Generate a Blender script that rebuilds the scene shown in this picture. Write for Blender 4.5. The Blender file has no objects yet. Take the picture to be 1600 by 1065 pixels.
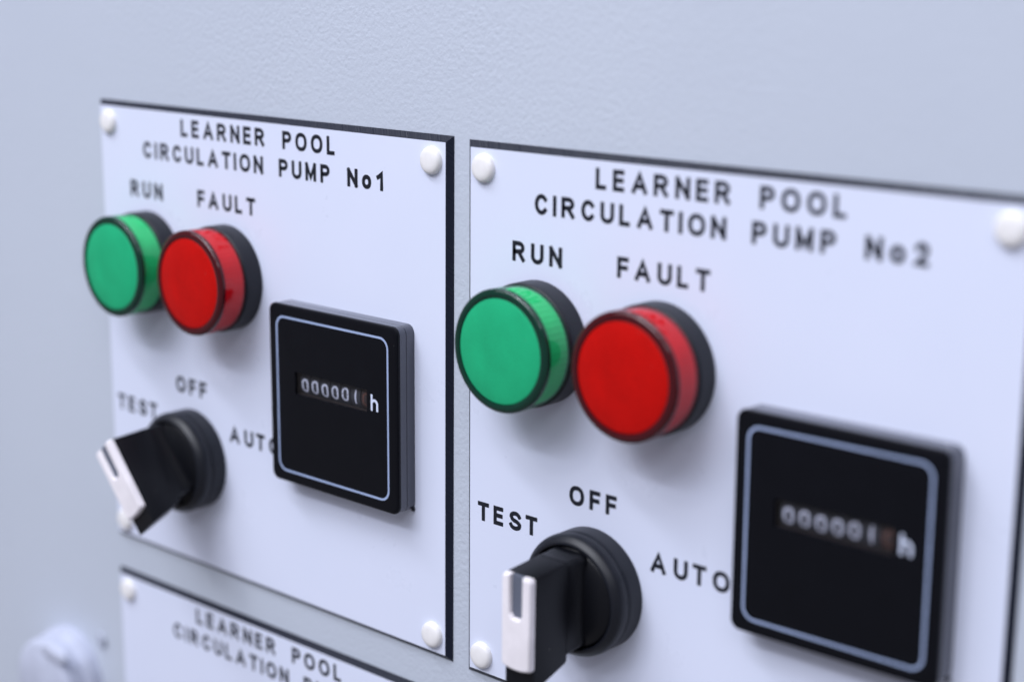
import bpy, bmesh, math, random
from mathutils import Matrix, Vector
random.seed(4)
S = bpy.context.scene
C = S.collection
MM = 0.001

# ------------------------------------------------------------------ camera
CX, CZ, CP = 414.915, 42.799, 285.016
YAW, PITCH, ROLL, FPX = 0.72783, 0.22501, 0.01006, 2617.13
cy, sy, cp_, sp_ = math.cos(YAW), math.sin(YAW), math.cos(PITCH), math.sin(PITCH)
F = Vector((-sy*cp_, cy*cp_, -sp_)); R0 = Vector((cy, sy, 0)); U0 = R0.cross(F)
Rr = math.cos(ROLL)*R0 + math.sin(ROLL)*U0
Ur = -math.sin(ROLL)*R0 + math.cos(ROLL)*U0
cam = bpy.data.cameras.new('camera'); camo = bpy.data.objects.new('camera', cam); C.objects.link(camo)
m3 = Matrix((Rr, Ur, -F)).transposed()
camo.matrix_world = Matrix.Translation(Vector((CX, -CP, CZ))*MM) @ m3.to_4x4()
cam.sensor_width = 36; cam.lens = FPX/1600*36
cam.clip_start = 0.02; cam.clip_end = 20
cam.dof.use_dof = True; cam.dof.focus_distance = 0.406
cam.dof.aperture_fstop = cam.lens/9.5
S.camera = camo

# ------------------------------------------------------------------ world and lamps
w = bpy.data.worlds.new('World'); S.world = w; w.use_nodes = True
bg = w.node_tree.nodes['Background']
bg.inputs['Color'].default_value = (0.92, 0.905, 1.0, 1); bg.inputs['Strength'].default_value = 0.26

def area(name, loc, target, sx, sy_, power, col):
    l = bpy.data.lights.new(name, 'AREA'); l.shape = 'RECTANGLE'; l.size = sx; l.size_y = sy_
    l.energy = power; l.color = col
    o = bpy.data.objects.new(name, l); C.objects.link(o); o.location = loc
    o.rotation_euler = (Vector(target)-Vector(loc)).to_track_quat('-Z', 'Y').to_euler()
    return o
area('ceiling_lamp', (-0.05, -1.05, 1.35), (0.14, 0, -0.05), 2.8, 1.4, 23.5, (0.87, 0.90, 1.0))
area('ceiling_tube', (-0.15, -0.75, 1.3), (0.14, 0, -0.05), 1.3, 0.13, 13, (0.87, 0.90, 1.0))
area('ceiling_tube', (0.05, -1.45, 1.3), (0.14, 0, -0.05), 1.3, 0.13, 13, (0.87, 0.90, 1.0))
area('downlight', (-0.35, -1.3, 1.5), (0.14, 0, -0.05), 0.06, 0.06, 2.2, (1.0, 0.97, 0.93))
area('ceiling_lamp', (1.5, -1.3, 1.3), (0.14, 0, -0.05), 0.9, 0.25, 5.5, (0.90, 0.92, 1.0))

S.view_settings.view_transform = 'Standard'; S.view_settings.look = 'None'
S.view_settings.exposure = 0; S.view_settings.gamma = 1
S.render.engine = 'CYCLES'
S.cycles.use_denoising = True
S.cycles.max_bounces = 10; S.cycles.transparent_max_bounces = 12

# ------------------------------------------------------------------ materials
def nodes(name):
    m = bpy.data.materials.new(name); m.use_nodes = True
    nt = m.node_tree; return m, nt, nt.nodes['Principled BSDF']
def tex_coord(nt):
    return nt.nodes.new('ShaderNodeTexCoord').outputs['Object']
def bump(nt, h, strength, dist, bsdf, prev=None):
    b = nt.nodes.new('ShaderNodeBump'); b.inputs['Strength'].default_value = strength
    b.inputs['Distance'].default_value = dist
    nt.links.new(h, b.inputs['Height'])
    if prev: nt.links.new(prev.outputs['Normal'], b.inputs['Normal'])
    nt.links.new(b.outputs['Normal'], bsdf.inputs['Normal']); return b
def noise(nt, co, scale, detail=2, rough=0.5):
    n = nt.nodes.new('ShaderNodeTexNoise'); n.inputs['Scale'].default_value = scale
    n.inputs['Detail'].default_value = detail; n.inputs['Roughness'].default_value = rough
    nt.links.new(co, n.inputs['Vector']); return n.outputs['Fac']
def ramp(nt, fac, a, b, ca, cb):
    r = nt.nodes.new('ShaderNodeValToRGB'); e = r.color_ramp.elements
    e[0].position = a; e[1].position = b; e[0].color = ca; e[1].color = cb
    nt.links.new(fac, r.inputs['Fac']); return r.outputs['Color']
def specks(nt, co, base_sock_or_col, cell, size, keep, dark, bsdf):
    """tiny dark flecks of dirt: voronoi cells, only a few of them kept"""
    v = nt.nodes.new('ShaderNodeTexVoronoi'); v.inputs['Scale'].default_value = cell
    nt.links.new(co, v.inputs['Vector'])
    sep = nt.nodes.new('ShaderNodeSeparateColor'); nt.links.new(v.outputs['Color'], sep.inputs['Color'])
    k = nt.nodes.new('ShaderNodeMath'); k.operation = 'LESS_THAN'; k.inputs[1].default_value = keep
    nt.links.new(sep.outputs['Red'], k.inputs[0])
    sz = nt.nodes.new('ShaderNodeMath'); sz.operation = 'MULTIPLY'; sz.inputs[1].default_value = size
    nt.links.new(sep.outputs['Green'], sz.inputs[0])
    d = nt.nodes.new('ShaderNodeMath'); d.operation = 'LESS_THAN'
    nt.links.new(v.outputs['Distance'], d.inputs[0]); nt.links.new(sz.outputs[0], d.inputs[1])
    mul = nt.nodes.new('ShaderNodeMath'); mul.operation = 'MULTIPLY'
    nt.links.new(d.outputs[0], mul.inputs[0]); nt.links.new(k.outputs[0], mul.inputs[1])
    mx = nt.nodes.new('ShaderNodeMix'); mx.data_type = 'RGBA'
    nt.links.new(mul.outputs[0], mx.inputs['Factor'])
    nt.links.new(base_sock_or_col, mx.inputs['A']); mx.inputs['B'].default_value = dark
    nt.links.new(mx.outputs['Result'], bsdf.inputs['Base Color'])

def mat_door():
    m, nt, b = nodes('grey powder coat'); co = tex_coord(nt)
    b.inputs['Roughness'].default_value = 0.42; b.inputs['Specular IOR Level'].default_value = 0.45
    c = ramp(nt, noise(nt, co, 9, 3), 0.3, 0.7, (0.50, 0.545, 0.635, 1), (0.525, 0.57, 0.66, 1))
    specks(nt, co, c, 90, 0.05, 0.10, (0.12, 0.12, 0.13, 1), b)
    h0 = noise(nt, co, 900, 2.5, 0.55)
    mod = nt.nodes.new('ShaderNodeMapRange'); nt.links.new(noise(nt, co, 22, 3), mod.inputs['Value'])
    mod.inputs['From Min'].default_value = 0.3; mod.inputs['From Max'].default_value = 0.7
    mod.inputs['To Min'].default_value = 0.45; mod.inputs['To Max'].default_value = 1.35
    hm = nt.nodes.new('ShaderNodeMath'); hm.operation = 'MULTIPLY'
    nt.links.new(h0, hm.inputs[0]); nt.links.new(mod.outputs[0], hm.inputs[1])
    b1 = bump(nt, hm.outputs[0], 0.55, 0.00030, b)
    bump(nt, noise(nt, co, 1700, 1, 0.5), 0.18, 0.00012, b, b1)
    return m
def mat_face():
    m, nt, b = nodes('white engraving laminate'); co = tex_coord(nt)
    b.inputs['Roughness'].default_value = 0.34; b.inputs['Specular IOR Level'].default_value = 0.4
    c = ramp(nt, noise(nt, co, 30, 4), 0.3, 0.75, (0.69, 0.735, 0.895, 1), (0.71, 0.75, 0.91, 1))
    specks(nt, co, c, 75, 0.03, 0.10, (0.2, 0.2, 0.22, 1), b)
    bump(nt, noise(nt, co, 1500, 2), 0.05, 0.0001, b)
    nt.links.new(ramp(nt, noise(nt, co, 38, 5, 0.65), 0.35, 0.7, (0.26,)*3+(1,), (0.46,)*3+(1,)), b.inputs['Roughness'])
    return m
def mat_core():
    m, nt, b = nodes('black laminate core'); co = tex_coord(nt)
    b.inputs['Roughness'].default_value = 0.40; b.inputs['Specular IOR Level'].default_value = 0.24
    b.inputs['Base Color'].default_value = (0.009, 0.012, 0.025, 1)
    mp = nt.nodes.new('ShaderNodeVectorMath'); mp.operation = 'DOT_PRODUCT'
    nt.links.new(co, mp.inputs[0]); mp.inputs[1].default_value = (1, 0, 1)
    cx = nt.nodes.new('ShaderNodeCombineXYZ'); nt.links.new(mp.outputs['Value'], cx.inputs['X'])
    n1 = noise(nt, cx.outputs[0], 1900, 2)
    bump(nt, n1, 0.7, 0.00030, b)
    r = ramp(nt, n1, 0.35, 0.7, (0.24,)*3+(1,), (0.55,)*3+(1,)); nt.links.new(r, b.inputs['Roughness'])
    return m
def add_grain(m, scale, lo):
    nt = m.node_tree; b = nt.nodes['Principled BSDF']; src = b.inputs['Base Color'].links[0].from_socket
    g = ramp(nt, noise(nt, tex_coord(nt), scale, 1), 0.3, 0.7, (lo,)*3+(1,), (1.04,)*3+(1,))
    mx = nt.nodes.new('ShaderNodeMix'); mx.data_type = 'RGBA'; mx.blend_type = 'MULTIPLY'; mx.inputs['Factor'].default_value = 1
    nt.links.new(src, mx.inputs['A']); nt.links.new(g, mx.inputs['B']); nt.links.new(mx.outputs['Result'], b.inputs['Base Color'])
def mat_simple(name, col, rough, spec=0.5, coat=0.0, grain=0.0, gscale=2500, croughness=0.1, dust=0):
    m, nt, b = nodes(name); co = tex_coord(nt)
    b.inputs['Roughness'].default_value = rough; b.inputs['Specular IOR Level'].default_value = spec
    b.inputs['Coat Weight'].default_value = coat; b.inputs['Coat Roughness'].default_value = croughness
    lo = tuple(x*0.93 for x in col)+(1,); hi = tuple(min(1, x*1.07) for x in col)+(1,)
    c = ramp(nt, noise(nt, co, 160, 3), 0.3, 0.7, lo, hi)
    if dust: specks(nt, co, c, 260, 0.05*dust, 0.10, tuple(0.5*x+0.16 for x in col)+(1,), b)
    else: nt.links.new(c, b.inputs['Base Color'])
    if grain: bump(nt, noise(nt, co, gscale, 2), grain, 0.0001, b)
    return m
def mat_tint(name, col, gloss_w=0.06, rough=0.04, body=None, body_w=0.0):
    """clear or tinted thin plastic: tinted pass-through plus a fresnel surface gloss"""
    m = bpy.data.materials.new(name); m.use_nodes = True; nt = m.node_tree; nt.nodes.clear()
    out = nt.nodes.new('ShaderNodeOutputMaterial')
    tr = nt.nodes.new('ShaderNodeBsdfTransparent'); tr.inputs['Color'].default_value = col+(1,)
    gl = nt.nodes.new('ShaderNodeBsdfGlossy'); gl.inputs['Roughness'].default_value = rough
    lw = nt.nodes.new('ShaderNodeLayerWeight'); lw.inputs['Blend'].default_value = 0.5
    pw = nt.nodes.new('ShaderNodeMath'); pw.operation = 'POWER'; pw.inputs[1].default_value = 4.0
    nt.links.new(lw.outputs['Facing'], pw.inputs[0])
    ad = nt.nodes.new('ShaderNodeMath'); ad.operation = 'MULTIPLY_ADD'; ad.inputs[1].default_value = 0.4; ad.inputs[2].default_value = 0.045
    nt.links.new(pw.outputs[0], ad.inputs[0])
    mul = nt.nodes.new('ShaderNodeMath'); mul.operation = 'MULTIPLY'; mul.inputs[1].default_value = gloss_w
    nt.links.new(ad.outputs[0], mul.inputs[0])
    first = tr.outputs[0]
    if body:
        df = nt.nodes.new('ShaderNodeBsdfDiffuse'); df.inputs['Color'].default_value = body+(1,)
        mb = nt.nodes.new('ShaderNodeMixShader'); mb.inputs[0].default_value = body_w
        nt.links.new(tr.outputs[0], mb.inputs[1]); nt.links.new(df.outputs[0], mb.inputs[2]); first = mb.outputs[0]
    mx = nt.nodes.new('ShaderNodeMixShader'); nt.links.new(mul.outputs[0], mx.inputs[0])
    nt.links.new(first, mx.inputs[1]); nt.links.new(gl.outputs[0], mx.inputs[2])
    nt.links.new(mx.outputs[0], out.inputs['Surface']); return m

M = {
 'door': mat_door(), 'face': mat_face(), 'core': mat_core(),
 'engrave': mat_simple('engraved black', (0.010, 0.012, 0.020), 0.5, 0.3),
 'rivet': mat_simple('white nylon rivet', (0.80, 0.785, 0.79), 0.42, 0.4, 0.0),
 'black': mat_simple('matt black plastic', (0.007, 0.0085, 0.014), 0.40, 0.36, 0, 0.10, dust=1),
 'black_satin': mat_simple('satin black plastic', (0.004, 0.0045, 0.0068), 0.34, 0.24, 0, 0.06, dust=1),
 'black_gloss': mat_simple('black meter front', (0.0042, 0.0046, 0.0072), 0.32, 0.13, 0, 0.05, 4000, dust=1),
 'meter_body': mat_simple('smoky grey plastic', (0.034, 0.038, 0.060), 0.20, 0.6, 0.6),
 'meter_line': mat_simple('pale blue print', (0.33, 0.41, 0.62), 0.5, 0.3),
 'meter_print': mat_simple('white print', (0.62, 0.68, 0.85), 0.5, 0.3),
 'wheel': mat_simple('counter wheel', (0.030, 0.032, 0.042), 0.55, 0.4),
 'wheel_red': mat_simple('brown counter wheel', (0.034, 0.022, 0.022), 0.55, 0.4),
 'digit': mat_simple('counter digit white', (0.60, 0.63, 0.76), 0.6, 0.3),
 'digit_red': mat_simple('counter digit orange', (0.11, 0.05, 0.04), 0.6, 0.3),
 'recess': mat_simple('counter recess', (0.022, 0.017, 0.017), 0.5, 0.4),
 'pane': mat_tint('clear pane', (0.97, 0.97, 0.98), 0.45, 0.12),
 'insert': mat_simple('white pointer', (0.84, 0.80, 0.84), 0.35, 0.4),
 'slot': mat_simple('grey slot', (0.115, 0.13, 0.175), 0.45, 0.4),
 'latch': mat_simple('white latch plastic', (0.49, 0.52, 0.64), 0.55, 0.25),
 'screw': mat_simple('dull screw', (0.40, 0.43, 0.52), 0.5, 0.4),
 'g_shell': mat_tint('green tinted lens', (0.20, 0.82, 0.50), 1.15, 0.04, (0.02, 0.40, 0.19), 0.12),
 'r_shell': mat_tint('red tinted lens', (0.90, 0.05, 0.09), 1.15, 0.04, (0.62, 0.003, 0.016), 0.22),
 'g_cup': mat_simple('green diffuser', (0.62, 0.88, 0.72), 0.6, 0.1),
 'r_cup': mat_simple('red diffuser', (0.80, 0.16, 0.20), 0.6, 0.1),
 'g_disc': mat_simple('green lens face', (0.015, 0.405, 0.18), 0.42, 0.2, dust=1),
 'r_disc': mat_simple('red lens face', (0.54, 0.0030, 0.0016), 0.42, 0.16, dust=1),
 'g_rim': mat_simple('dark green rim', (0.0006, 0.030, 0.018), 0.10, 0.42, 0.15, croughness=0.05),  # near-black painted in for the dark seen through a clear refracting rim
 'r_rim': mat_simple('dark red rim', (0.055, 0.0008, 0.004), 0.10, 0.42, 0.15, croughness=0.05),  # same: refraction dark put into the rim colour
}

add_grain(M['g_disc'], 3800, 0.90); add_grain(M['r_disc'], 3800, 0.74)

# ------------------------------------------------------------------ mesh helpers (x right, z up, p towards the viewer, in mm)
def V(x, z, p): return (x*MM, -p*MM, z*MM)
def link(name, bm, mat, parent=None, angle=35, smooth=True):
    bmesh.ops.recalc_face_normals(bm, faces=bm.faces)
    me = bpy.data.meshes.new(name); bm.to_mesh(me); bm.free()
    if smooth:
        for f in me.polygons: f.use_smooth = True
        me.set_sharp_from_angle(angle=math.radians(angle))
    me.materials.append(mat)
    o = bpy.data.objects.new(name, me); C.objects.link(o)
    if parent: o.parent = parent
    return o
def bevel(o, wdt, seg=3, ang=30):
    b = o.modifiers.new('bevel', 'BEVEL'); b.width = wdt*MM; b.segments = seg
    b.limit_method = 'ANGLE'; b.angle_limit = math.radians(ang); b.harden_normals = False
    return o
def thing(name, label, cat, x, z, p=0, rot=0, group=None):
    o = bpy.data.objects.new(name, None); C.objects.link(o); o.empty_display_size = 0.01
    o.location = V(x, z, p); o.rotation_euler = (0, -rot, 0)
    o['label'] = label; o['category'] = cat
    if group: o['group'] = group
    return o
def lathe(profile, seg=96, close=False, rib=0, ribn=60):
    """profile [(r,p)] turned round the p axis"""
    bm = bmesh.new(); rows = []
    for (r, p) in profile:
        if r < 1e-6: rows.append([bm.verts.new(V(0, 0, p))]); continue
        row = []
        for i in range(seg):
            a = 2*math.pi*i/seg
            rr = r + (rib*math.cos(a*ribn) if rib else 0)
            row.append(bm.verts.new(V(rr*math.cos(a), rr*math.sin(a), p)))
        rows.append(row)
    def strip(A, B):
        for i in range(seg):
            j = (i+1) % seg
            if len(A) == 1 and len(B) == 1: return
            if len(A) == 1: bm.faces.new((A[0], B[i], B[j]))
            elif len(B) == 1: bm.faces.new((A[i], A[j], B[0]))
            else: bm.faces.new((A[i], A[j], B[j], B[i]))
    for a, b in zip(rows, rows[1:]): strip(a, b)
    if close: strip(rows[-1], rows[0])
    return bm
def fillet(x0, p0, x1, p1, x2, p2, r, n=5):
    """points of a rounded corner at (x1,p1)"""
    a = Vector((x0-x1, p0-p1)).normalized(); b = Vector((x2-x1, p2-p1)).normalized()
    A = Vector((x1, p1))+a*r; B = Vector((x1, p1))+b*r; K = Vector((x1, p1)); out = []
    for i in range(n+1):
        t = i/n; q = (1-t)**2*A + 2*t*(1-t)*K + t*t*B; out.append((q.x, q.y))
    return out
def round_profile(pts, radii):
    out = []
    for i, (x, p) in enumerate(pts):
        r = radii.get(i, 0)
        if r and 0 < i < len(pts)-1: out += fillet(*pts[i-1], x, p, *pts[i+1], r)
        else: out.append((x, p))
    return out
def rrect(cx, cz, hw, hh, r, n=6):
    pts = []
    for (sx, sz, a0) in ((1, 1, 0), (-1, 1, 90), (-1, -1, 180), (1, -1, 270)):
        for i in range(n+1):
            a = math.radians(a0+90*i/n)
            pts.append((cx+sx*(hw-r)+r*math.cos(a), cz+sz*(hh-r)+r*math.sin(a)))
    return pts
def loft(loops, cap0=True, cap1=True):
    """loops: list of (pts2d, p) of equal length"""
    bm = bmesh.new(); rows = [[bm.verts.new(V(x, z, p)) for x, z in pts] for pts, p in loops]
    n = len(rows[0])
    for a, b in zip(rows, rows[1:]):
        for i in range(n):
            j = (i+1) % n; bm.faces.new((a[i], a[j], b[j], b[i]))
    if cap0: bm.faces.new(rows[0])
    if cap1: bm.faces.new(rows[-1])
    return bm
def box(x0, x1, z0, z1, p0, p1):
    return loft([([(x0, z0), (x1, z0), (x1, z1), (x0, z1)], p0), ([(x0, z0), (x1, z0), (x1, z1), (x0, z1)], p1)])

# ------------------------------------------------------------------ engraver's stroke letters
def arc(cx, cz, rx, rz, a0, a1, n=14):
    return [(cx+rx*math.cos(math.radians(a0+(a1-a0)*i/n)), cz+rz*math.sin(math.radians(a0+(a1-a0)*i/n))) for i in range(n+1)]
def oval(n=28):
    out = []
    for i in range(n):
        a = 2*math.pi*i/n; c, s = math.cos(a), math.sin(a); e = 2/2.25
        out.append((0.5+0.5*math.copysign(abs(c)**e, c), 0.5+0.5*math.copysign(abs(s)**e, s)))
    return out
# every glyph: width in mm for a 4.78 mm capital, then strokes (points in a unit box, closed?)
G = {
 'L': (3.0, [([(0, 1), (0, 0), (1, 0)], 0)]),
 'E': (3.2, [([(1, 1), (0, 1), (0, 0), (1, 0)], 0), ([(0, .52), (.92, .52)], 0)]),
 'F': (3.2, [([(1, 1), (0, 1), (0, 0)], 0), ([(0, .50), (.90, .50)], 0)]),
 'A': (4.2, [([(0, 0), (.5, 1), (1, 0)], 0), ([(.17, .30), (.83, .30)], 0)]),
 'R': (3.85, [([(0, 0), (0, 1)]+[(.55, 1)]+arc(.55, .74, .42, .26, 80, -80, 8)+[(.55, .48), (0, .48)], 0), ([(.50, .48), (1, 0)], 0)]),
 'P': (3.55, [([(0, 0), (0, 1)]+[(.58, 1)]+arc(.58, .74, .42, .26, 80, -80, 8)+[(.58, .48), (0, .48)], 0)]),
 'N': (3.85, [([(0, 0), (0, 1)], 0), ([(0, 1), (1, 0)], 0), ([(1, 0), (1, 1)], 0)]),
 'M': (4.15, [([(0, 0), (0, 1)], 0), ([(0, 1), (.5, .12), (1, 1)], 0), ([(1, 1), (1, 0)], 0)]),
 'O': (4.45, [(oval(), 1)]),
 'C': (3.9, [(arc(.52, .5, .52, .5, 40, 320, 22), 0)]),
 'U': (3.85, [([(0, 1), (0, .34)]+arc(.5, .34, .5, .34, 190, 350, 14)+[(1, .34), (1, 1)], 0)]),
 'T': (3.75, [([(0, 1), (1, 1)], 0), ([(.5, 1), (.5, 0)], 0)]),
 'I': (0.85, [([(0, 1), (0, 0)], 0)]),
 'S': (3.9, [(arc(.5, .76, .46, .24, 15, 180, 10)+[(.16, .60), (.34, .53), (.66, .47), (.86, .39)]+arc(.5, .25, .5, .25, 10, -165, 10), 0)]),
 'o': (3.35, [([(x, z*.68) for x, z in oval()], 1)]),
 '1': (2.4, [([(0, .76), (.45, .84), (1, 1), (1, 0)], 0)]),
 '2': (3.15, [(arc(.5, .72, .48, .28, 165, -12, 12)+[(.85, .5), (0, 0), (1, 0)], 0)]),
 '3': (3.15, [(arc(.5, .75, .46, .25, 155, -85, 10), 0), (arc(.5, .26, .5, .26, 85, -160, 12), 0)]),
}
def ribbon(bm, pts, closed, w, p, capx=0.0, warp=None):
    h = w/2; n = len(pts); P = [Vector(q) for q in pts]
    L, Rt = [], []
    for i in range(n):
        if closed: a = P[i-1]; b = P[(i+1) % n]
        else: a = P[i-1] if i else None; b = P[i+1] if i < n-1 else None
        q = P[i]
        d0 = (q-a).normalized() if a is not None else None
        d1 = (b-q).normalized() if b is not None else None
        if d0 is None: d0 = d1
        if d1 is None: d1 = d0
        t = (d0+d1); t = t.normalized() if t.length > 1e-6 else d0
        nn = Vector((-t.y, t.x)); k = max(0.55, nn.dot(Vector((-d0.y, d0.x))))
        off = nn*(h/k)
        L.append(q+off); Rt.append(q-off)
    put = (lambda q: bm.verts.new(V(q.x, q.y, p if warp is None else warp(q.y)+p)))
    lv = [put(q) for q in L]; rv = [put(q) for q in Rt]
    rng = range(n if closed else n-1)
    for i in rng:
        j = (i+1) % n; bm.faces.new((rv[i], rv[j], lv[j], lv[i]))
    if not closed:      # soft rounded cutter ends
        for end, sgn, vi in ((P[0], -1, 0), (P[-1], 1, n-1)):
            d = (P[1]-P[0]).normalized() if vi == 0 else (P[-1]-P[-2]).normalized()
            d = d*sgn; nn = Vector((-d.y, d.x))
            e = h*0.95
            fan = [end+nn*h*0.84+d*e, end-nn*h*0.84+d*e]
            m1 = end+nn*h*0.99+d*e*0.80; m2 = end-nn*h*0.99+d*e*0.80
            a, b = (lv[vi], rv[vi]) if (nn.dot(L[vi]-end) > 0) else (rv[vi], lv[vi])
            vs = [a, put(m1), put(fan[0]), put(fan[1]), put(m2), b]
            try: bm.faces.new(vs)
            except ValueError: pass
def glyph(bm, ch, x, z, cap, p, stroke, width=None, warp=None):
    wd, strokes = G[ch]
    wd = (width if width else wd)
    for k, (pts, closed) in enumerate(strokes):
        q = [(x+stroke/2+u*(wd-stroke), z+stroke/2+v*(cap-stroke)) for u, v in pts]
        ribbon(bm, q, closed, stroke, p+0.012*k, warp=warp)
CAP = 4.78; STR = 1.06
def word(items, z, parent, stroke=STR):
    bm = bmesh.new()
    for ch, x in items: glyph(bm, ch, x, z, CAP, 0.03, stroke)
    return link('lettering', bm, M['engrave'], parent, smooth=False)

# ------------------------------------------------------------------ the cabinet door behind everything
bm = loft([(rrect(100, -150, 620, 560, 4), -1.45-18), (rrect(100, -150, 620, 560, 4), -1.45)])
door = link('cabinet_door', bm, M['door']); door['kind'] = 'structure'

# ------------------------------------------------------------------ engraved nameplates
W, H, T_, B_ = 139.3, 129.8, 1.42, 1.54
TITLE1 = [[('L', 37.6), ('E', 42.4), ('A', 47.6), ('R', 53.5), ('N', 59.2), ('E', 64.5), ('R', 69.3)],
          [('P', 80.4), ('O', 85.5), ('O', 91.5), ('L', 97.5)]]
CIRC = [('C', 20.0), ('I', 25.4), ('R', 27.9), ('C', 33.65), ('U', 39.1), ('L', 44.35), ('A', 49.3), ('T', 55.3), ('I', 60.3), ('O', 62.75), ('N', 68.6)]
PUMP = [('P', 78.8), ('U', 83.9), ('M', 89.2), ('P', 94.95)]
def nameplate(label, x, z, rot, number, controls=True, shift2=0.0):
    t = thing('nameplate', label, 'engraved nameplate', x, z, 0, rot, 'engraved pump nameplates')
    bm = loft([([(-B_, B_), (W+B_, B_), (W+B_, -H-B_), (-B_, -H-B_)], -T_),
               ([(-B_, B_), (W+B_, B_), (W+B_, -H-B_), (-B_, -H-B_)], -T_+0.12),
               ([(0, 0), (W, 0), (W, -H), (0, -H)], -0.06)])
    link('core', bm, M['core'], t, smooth=False)
    link('face', box(0.01, W-0.01, -H+0.01, -0.01, -0.055, 0), M['face'], t, smooth=False)
    for i, wd in enumerate(TITLE1): word(wd, -6.36, t)
    word([(c, a+shift2) for c, a in CIRC], -13.72, t)
    pump = [(c, a+shift2) for c, a in PUMP]
    if number is None: pump = pump+[('S', 100.3+shift2)]
    word(pump, -13.72, t)
    if number: word([('N', 105.0), ('o', 110.4), (number, 115.6)], -13.72, t, 1.12)
    if controls:
        word([('R', 13.3), ('U', 19.0), ('N', 24.5)], -25.25, t, 1.08)
        word([('F', 44.1), ('A', 49.0), ('U', 55.1), ('L', 60.3), ('T', 65.15)], -25.25, t)
        word([('T', 2.6), ('E', 7.8), ('S', 12.9), ('T', 18.1)], -90.5, t, 1.08)
        word([('O', 31.5), ('F', 37.5), ('F', 42.25)], -80.05, t, 1.08)
        word([('A', 55.4), ('U', 61.7), ('T', 66.75), ('O', 72.2)], -90.4, t)
    prof = round_profile([(3.40, -0.02), (3.30, 1.15), (2.2, 1.62), (0, 1.78)], {1: 0.7, 2: 0.6})
    for rx_, rz_ in ((4.35, -4.5), (W-4.35, -4.5), (4.35, -H+4.5), (W-4.35, -H+4.5)):
        if rivet_mesh:
            r = bpy.data.objects.new('rivet', rivet_mesh[0]); C.objects.link(r); r.parent = t
        else:
            r = link('rivet', lathe(prof, 40), M['rivet'], t, 60); rivet_mesh.append(r.data)
        r.location = V(rx_+random.uniform(-.15, .15), rz_+random.uniform(-.15, .15), 0)
    return t
rivet_mesh = []
P2 = (147.43, -0.34, 0.0036); P3 = (-0.43, -143.76, 0.0077)
nameplate('white nameplate engraved with pump No1, left of the two full plates', 0, 0, 0, '1')
nameplate('white nameplate engraved with pump No2, filling the right half of the photo', P2[0], P2[1], P2[2], '2')
nameplate('white nameplate under the No1 plate, only its top title in view', P3[0], P3[1], P3[2], None, False, 6.3)
def on2(x, z):
    a = P2[2]; return (P2[0]+x*math.cos(a)-z*math.sin(a), P2[1]+z*math.cos(a)+x*math.sin(a))

# ------------------------------------------------------------------ pilot lights
def pilot(kind, label, x, z):
    t = thing('pilot_light', label, 'indicator light', x, z, 0, 0, 'round indicator lights')
    k = 'g_' if kind == 'green' else 'r_'
    bz = round_profile([(10, 0.02), (14.5, 0.02), (14.5, 5.4), (13.4, 5.7), (0, 5.7)], {2: 0.5})
    link('bezel', lathe(bz, 96), M['black'], t, 30)
    sh = round_profile([(13.85, 5.75), (14.12, 5.85), (14.26, 12.35), (13.9, 12.45)], {1: 0.1})
    ln = link('lens', lathe(sh, 128), M[k+'shell'], t, 50)
    rim = round_profile([(14.28, 12.40), (14.32, 13.3), (13.1, 13.85), (12.25, 13.62), (12.25, 12.0)], {1: 0.6, 2: 0.5})  # opaque ring; the dark look of a clear edge is in its colour
    link('rim', lathe(rim, 96, close=True), M[k+'rim'], ln, 50)
    cup = [(13.55, 5.80), (13.5, 11.95), (0, 12.0)]
    link('diffuser', lathe(cup, 360, rib=0.035, ribn=60), M[k+'cup'], ln, 30)
    disc = round_profile([(12.22, 12.2), (12.22, 13.45), (11.8, 13.6), (6, 13.74), (0, 13.78)], {1: 0.2})
    link('lens_face', lathe(disc, 96), M[k+'disc'], t, 40)
    return t
GX, RX, LZ = 21.65, 56.65, -43.27
pilot('green', 'green round indicator light under RUN on the No1 plate', GX, LZ)
pilot('red', 'red round indicator light under FAULT on the No1 plate', RX, LZ)
a, b = on2(GX, LZ); pilot('green', 'green round indicator light under RUN on the No2 plate', a, b)
a, b = on2(RX, LZ); pilot('red', 'red round indicator light under FAULT on the No2 plate', a, b)

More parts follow.
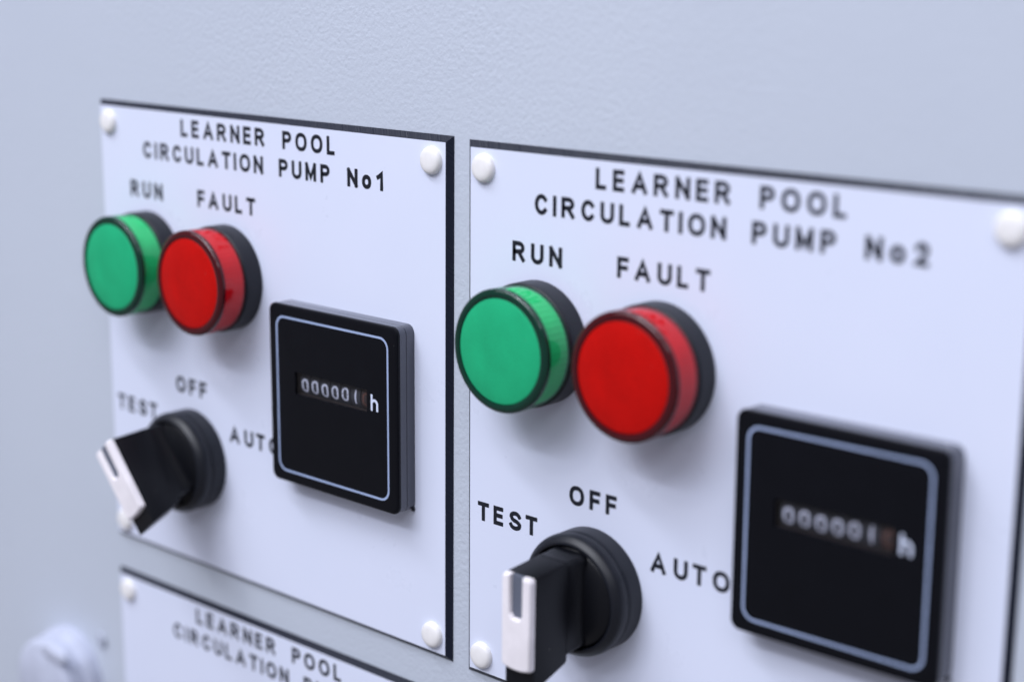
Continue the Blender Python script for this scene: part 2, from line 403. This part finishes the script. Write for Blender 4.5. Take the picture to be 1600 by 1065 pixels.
# ------------------------------------------------------------------ hour meters
DM = 6.2
def meter(label, x, z, rot, tint):
    t = thing('hour_meter', label, 'hour meter', x, z, 0, rot, 'square black hour meters')
    q = lambda hw, r: rrect(0, 0, hw, hw, r*0.75, 6)
    # smoky rear rim in two halves with a seam
    link('rear_rim', loft([(q(24.0, 3.0), 0.02), (q(24.0, 3.0), 2.7), (q(23.86, 2.9), 2.8)], False, False), M['meter_body'], t, 40)
    link('front_rim', loft([(q(23.86, 2.9), 2.84), (q(24.0, 3.0), 2.94), (q(23.95, 3.0), 5.0)], False, False), M['meter_body'], t, 40)
    bx = bevel(link('foot', box(23.1, 24.05, -24.12, -23.0, 0.02, 0.7), M['black'], t), .2)
    # black front with a counter opening
    wx0, wx1, wz0, wz1 = -14.0, 13.2, 0.75, 6.75
    bm = bmesh.new(); rows = []
    for hw, r, p in ((23.7, 2.8, 4.9), (24.05, 3.0, 5.05), (24.05, 3.0, 5.65), (23.9, 2.9, 5.95), (23.55, 2.7, 6.14), (23.1, 2.4, DM)):
        rows.append([bm.verts.new(V(u, v, p)) for u, v in q(hw, r)])
    n = len(rows[0])
    for A, B in zip(rows, rows[1:]):
        for i in range(n):
            j = (i+1) % n; bm.faces.new((A[i], A[j], B[j], B[i]))
    hole = [(wx0, wz0), (wx1, wz0), (wx1, wz1), (wx0, wz1)]
    hv = [bm.verts.new(V(u, v, DM)) for u, v in hole]; hb = [bm.verts.new(V(u, v, DM-0.9)) for u, v in hole]
    for i in range(4):
        j = (i+1) % 4; bm.faces.new((hv[i], hv[j], hb[j], hb[i]))
    edges = [e for e in bm.edges if (e.verts[0] in rows[-1] and e.verts[1] in rows[-1]) or (e.verts[0] in hv and e.verts[1] in hv)]
    bmesh.ops.triangle_fill(bm, use_beauty=True, edges=edges)
    cov = link('cover', bm, M['black_gloss'], t, 25)
    # counter recess
    bm = loft([(hole, -1.0), (hole, DM-0.9)], cap0=True, cap1=False)
    link('counter_recess', bm, M['recess'], t, smooth=False)
    # printed frame line
    bm = bmesh.new(); o_ = rrect(0, 0, 21.1, 21.1, 3.0, 8); i_ = rrect(0, 0, 20.52, 20.52, 2.45, 8)
    ov = [bm.verts.new(V(u, v, DM+.03)) for u, v in o_]; iv = [bm.verts.new(V(u, v, DM+.03)) for u, v in i_]
    for i in range(len(ov)):
        j = (i+1) % len(ov); bm.faces.new((ov[i], ov[j], iv[j], iv[i]))
    link('frame_line', bm, M['meter_line'], t, smooth=False)
    # h
    bm = bmesh.new()
    ribbon(bm, [(15.0, 5.6), (15.0, 2.0)], False, 0.68, DM+.03)
    ribbon(bm, [(15.0, 3.4)]+[(16.0+1.0*math.cos(math.radians(d)), 3.5+0.95*math.sin(math.radians(d))) for d in range(165, -1, -15)]+[(17.0, 2.0)], False, 0.68, DM+.045)
    link('unit_letter', bm, M['meter_print'], t, smooth=False)
    # wheels
    rw = 5.0; pc = DM-1.25-rw; zc = 3.7
    digits = '0000010'
    for k in range(7):
        x0 = -13.2+3.83*k
        cyl = bmesh.new(); A, B = [], []
        x1 = min(x0+3.4, wx1-0.02)
        for i in range(40):
            an = 2*math.pi*i/40
            A.append(cyl.verts.new(V(x0, zc+rw*math.sin(an), pc+rw*math.cos(an))))
            B.append(cyl.verts.new(V(x1, zc+rw*math.sin(an), pc+rw*math.cos(an))))
        for i in range(40):
            j = (i+1) % 40; cyl.faces.new((A[i], A[j], B[j], B[i]))
        cyl.faces.new(A); cyl.faces.new(B)
        wh = link('digit_wheel', cyl, M['wheel_red' if k == 6 else 'wheel'], t, 40)
        bm = bmesh.new(); jit = (-.25, -.15, -.3, -.15, .1, .15, .1)[k]
        warp = lambda zz: pc+math.sqrt(max(0, rw*rw-(zz-zc)**2))
        zb = 1.75+jit; hgt = 3.55; st = 0.50
        if digits[k] == '0':
            pts = [(u, v) for u, v in rrect(x0+1.75, zb+hgt/2, 0.95, hgt/2-st/2, 0.93, 6)]
            if k == 6: pts = [p_ for p_ in pts if p_[0] <= wx1-st/2-.05]; pts = pts; ribbon(bm, pts, False, st, 0.03, warp=warp)
            else: ribbon(bm, pts, True, st, 0.03, warp=warp)
        else:
            pts = [(x0+1.75, zb+hgt-0.2-(hgt-.4)*i/6) for i in range(7)]
            ribbon(bm, pts, False, st, 0.03, warp=warp)
        link('digit', bm, M['digit_red' if k == 6 else 'digit'], wh, smooth=False)
    bmp = box(wx0+.02, wx1-.02, wz0+.02, wz1-.02, DM-0.55, DM-0.45)
    link('window_pane', bmp, M['pane'], t, smooth=False)
    return t
meter('square black hour meter reading 000001 on the No1 plate', 104.75, -69.74, 0.003, 0)
a, b = on2(104.75+0.22, -69.74-0.87)
meter('square black hour meter at the right on the No2 plate', a, b, P2[2]+0.0056, 0)

# ------------------------------------------------------------------ selector switches
def selector(label, x, z, turn):
    t = thing('selector_switch', label, 'rotary switch', x, z, 0, turn, 'black rotary selector switches')
    prof = round_profile([(10, 0.02), (14.4, 0.02), (14.4, 4.2), (14.05, 4.9), (14.5, 5.6), (14.4, 7.4), (12.9, 9.0), (12.2, 8.9), (12.05, 6.0), (11.0, 5.0)],
                         {2: 0.5, 3: 0.3, 4: 0.4, 5: 0.9, 6: 0.5, 7: 0.25})
    link('bezel', lathe(prof, 96), M['black'], t, 40)
    # turning disc
    kn = link('knob_disc', lathe(round_profile([(11.98, 4.0), (11.98, 8.2), (9.0, 9.5), (0, 9.8)], {1: 0.7}), 80), M['black_satin'], t, 40)
    # handle: cross sections along p, x = v, z = u
    def sec(hw, top, bot, r, p):
        pts = []
        for (sx, zz, a0) in ((1, top, 0), (-1, top, 90), (-1, bot, 180), (1, bot, 270)):
            for i in range(5):
                a = math.radians(a0+90*i/4); s = 1 if zz == top else -1
                pts.append((sx*(hw-r)+r*math.cos(a), zz-s*r+r*math.sin(a)))
        return (pts, p)
    lower = loft([sec(5.4, 11.3, -10.9, 2.0, 8.3), sec(4.9, 11.3, -11.0, 1.8, 10.9), sec(4.42, 11.1, -11.2, 1.2, 11.6), sec(4.4, 10.95, -11.4, 1.0, 14.4)])
    link('handle_foot', lower, M['black_satin'], t, 35)
    upper = loft([sec(4.35, 10.9, -12.6, 0.5, 14.3), sec(4.3, 10.8, -13.1, 0.5, 14.7), sec(4.25, 10.1, -16.6, 0.5, 24.8), sec(4.0, 9.9, -16.6, 0.4, 25.4)])
    hd = link('handle', upper, M['black_satin'], t, 35)
    # white pointer insert, forked by a grey slot
    def insert_poly(shr):
        e = 4.25-shr; tp = 10.1-shr; b0 = -12.1+shr; sl = 1.65+shr*.6
        arcp = [(e*math.sin(math.radians(d)), b0+1.0-1.0*math.cos(math.radians(d))) for d in range(-70, 71, 20)]
        left = [(-sl-0.25, tp), (-e+.5, tp), (-e, tp-.6)]
        slot = [(sl+0.1, tp), (sl, 1.2-shr), (sl*0.55, 0.2-shr), (-sl*0.55, 0.2-shr), (-sl, 1.2-shr)]
        return [(e, tp-.6), (e-.5, tp)] + slot + left + [(-e, b0+1.2)] + arcp + [(e, b0+1.2)]
    ins = loft([(insert_poly(0.0), 25.25), (insert_poly(0.0), 26.2), (insert_poly(0.22), 26.75), (insert_poly(0.5), 26.95)])
    bmesh.ops.triangulate(ins, faces=[f for f in ins.faces if len(f.verts) > 4])
    link('pointer_insert', ins, M['insert'], t, 25)
    link('pointer_slot', loft([sec(1.62, 10.05, 0.35, 0.3, 25.3), sec(1.62, 10.05, 0.35, 0.3, 26.1)]), M['slot'], t, 35)
    return t
KX, KZ = 38.93, -98.55
selector('black rotary switch turned to TEST on the No1 plate', KX, KZ, math.radians(41))
a, b = on2(KX, KZ)
selector('black rotary switch turned upright to OFF on the No2 plate', a, b, 0)

# ------------------------------------------------------------------ white latch, far out of focus at the lower left
lt = thing('door_latch', 'blurred white plastic door latch at the lower left corner', 'latch', -31.5, -187.5, -1.42, 0)
link('base', lathe(round_profile([(8, 0.02), (16.6, 0.02), (16.4, 4.0), (15.4, 5.0), (0, 5.2)], {2: 1.0}), 64), M['latch'], lt, 50)
link('body', lathe(round_profile([(15.2, 4.0), (14.8, 11.0), (13.0, 11.9), (0, 12.2)], {1: 1.5}), 64), M['latch'], lt, 50)
rb = link('grip', loft([(rrect(0, 0, 6.6, 2.6, 2.3), 11.5), (rrect(0, 0, 6.0, 2.0, 1.8), 12.6), (rrect(0, 0, 5.2, 1.3, 1.2), 13.0)]), M['latch'], lt, 50)
rb.location = V((-23.20)+31.5, (-174.11)+187.5, 0); rb.rotation_euler = (0, math.radians(6), 0)
sc = link('screw', lathe(round_profile([(2.2, 0), (2.2, 1.0), (0, 1.4)], {1: .4}), 32), M['screw'], lt, 50)
sc.location = V(17.8, 17.3, 0.02)
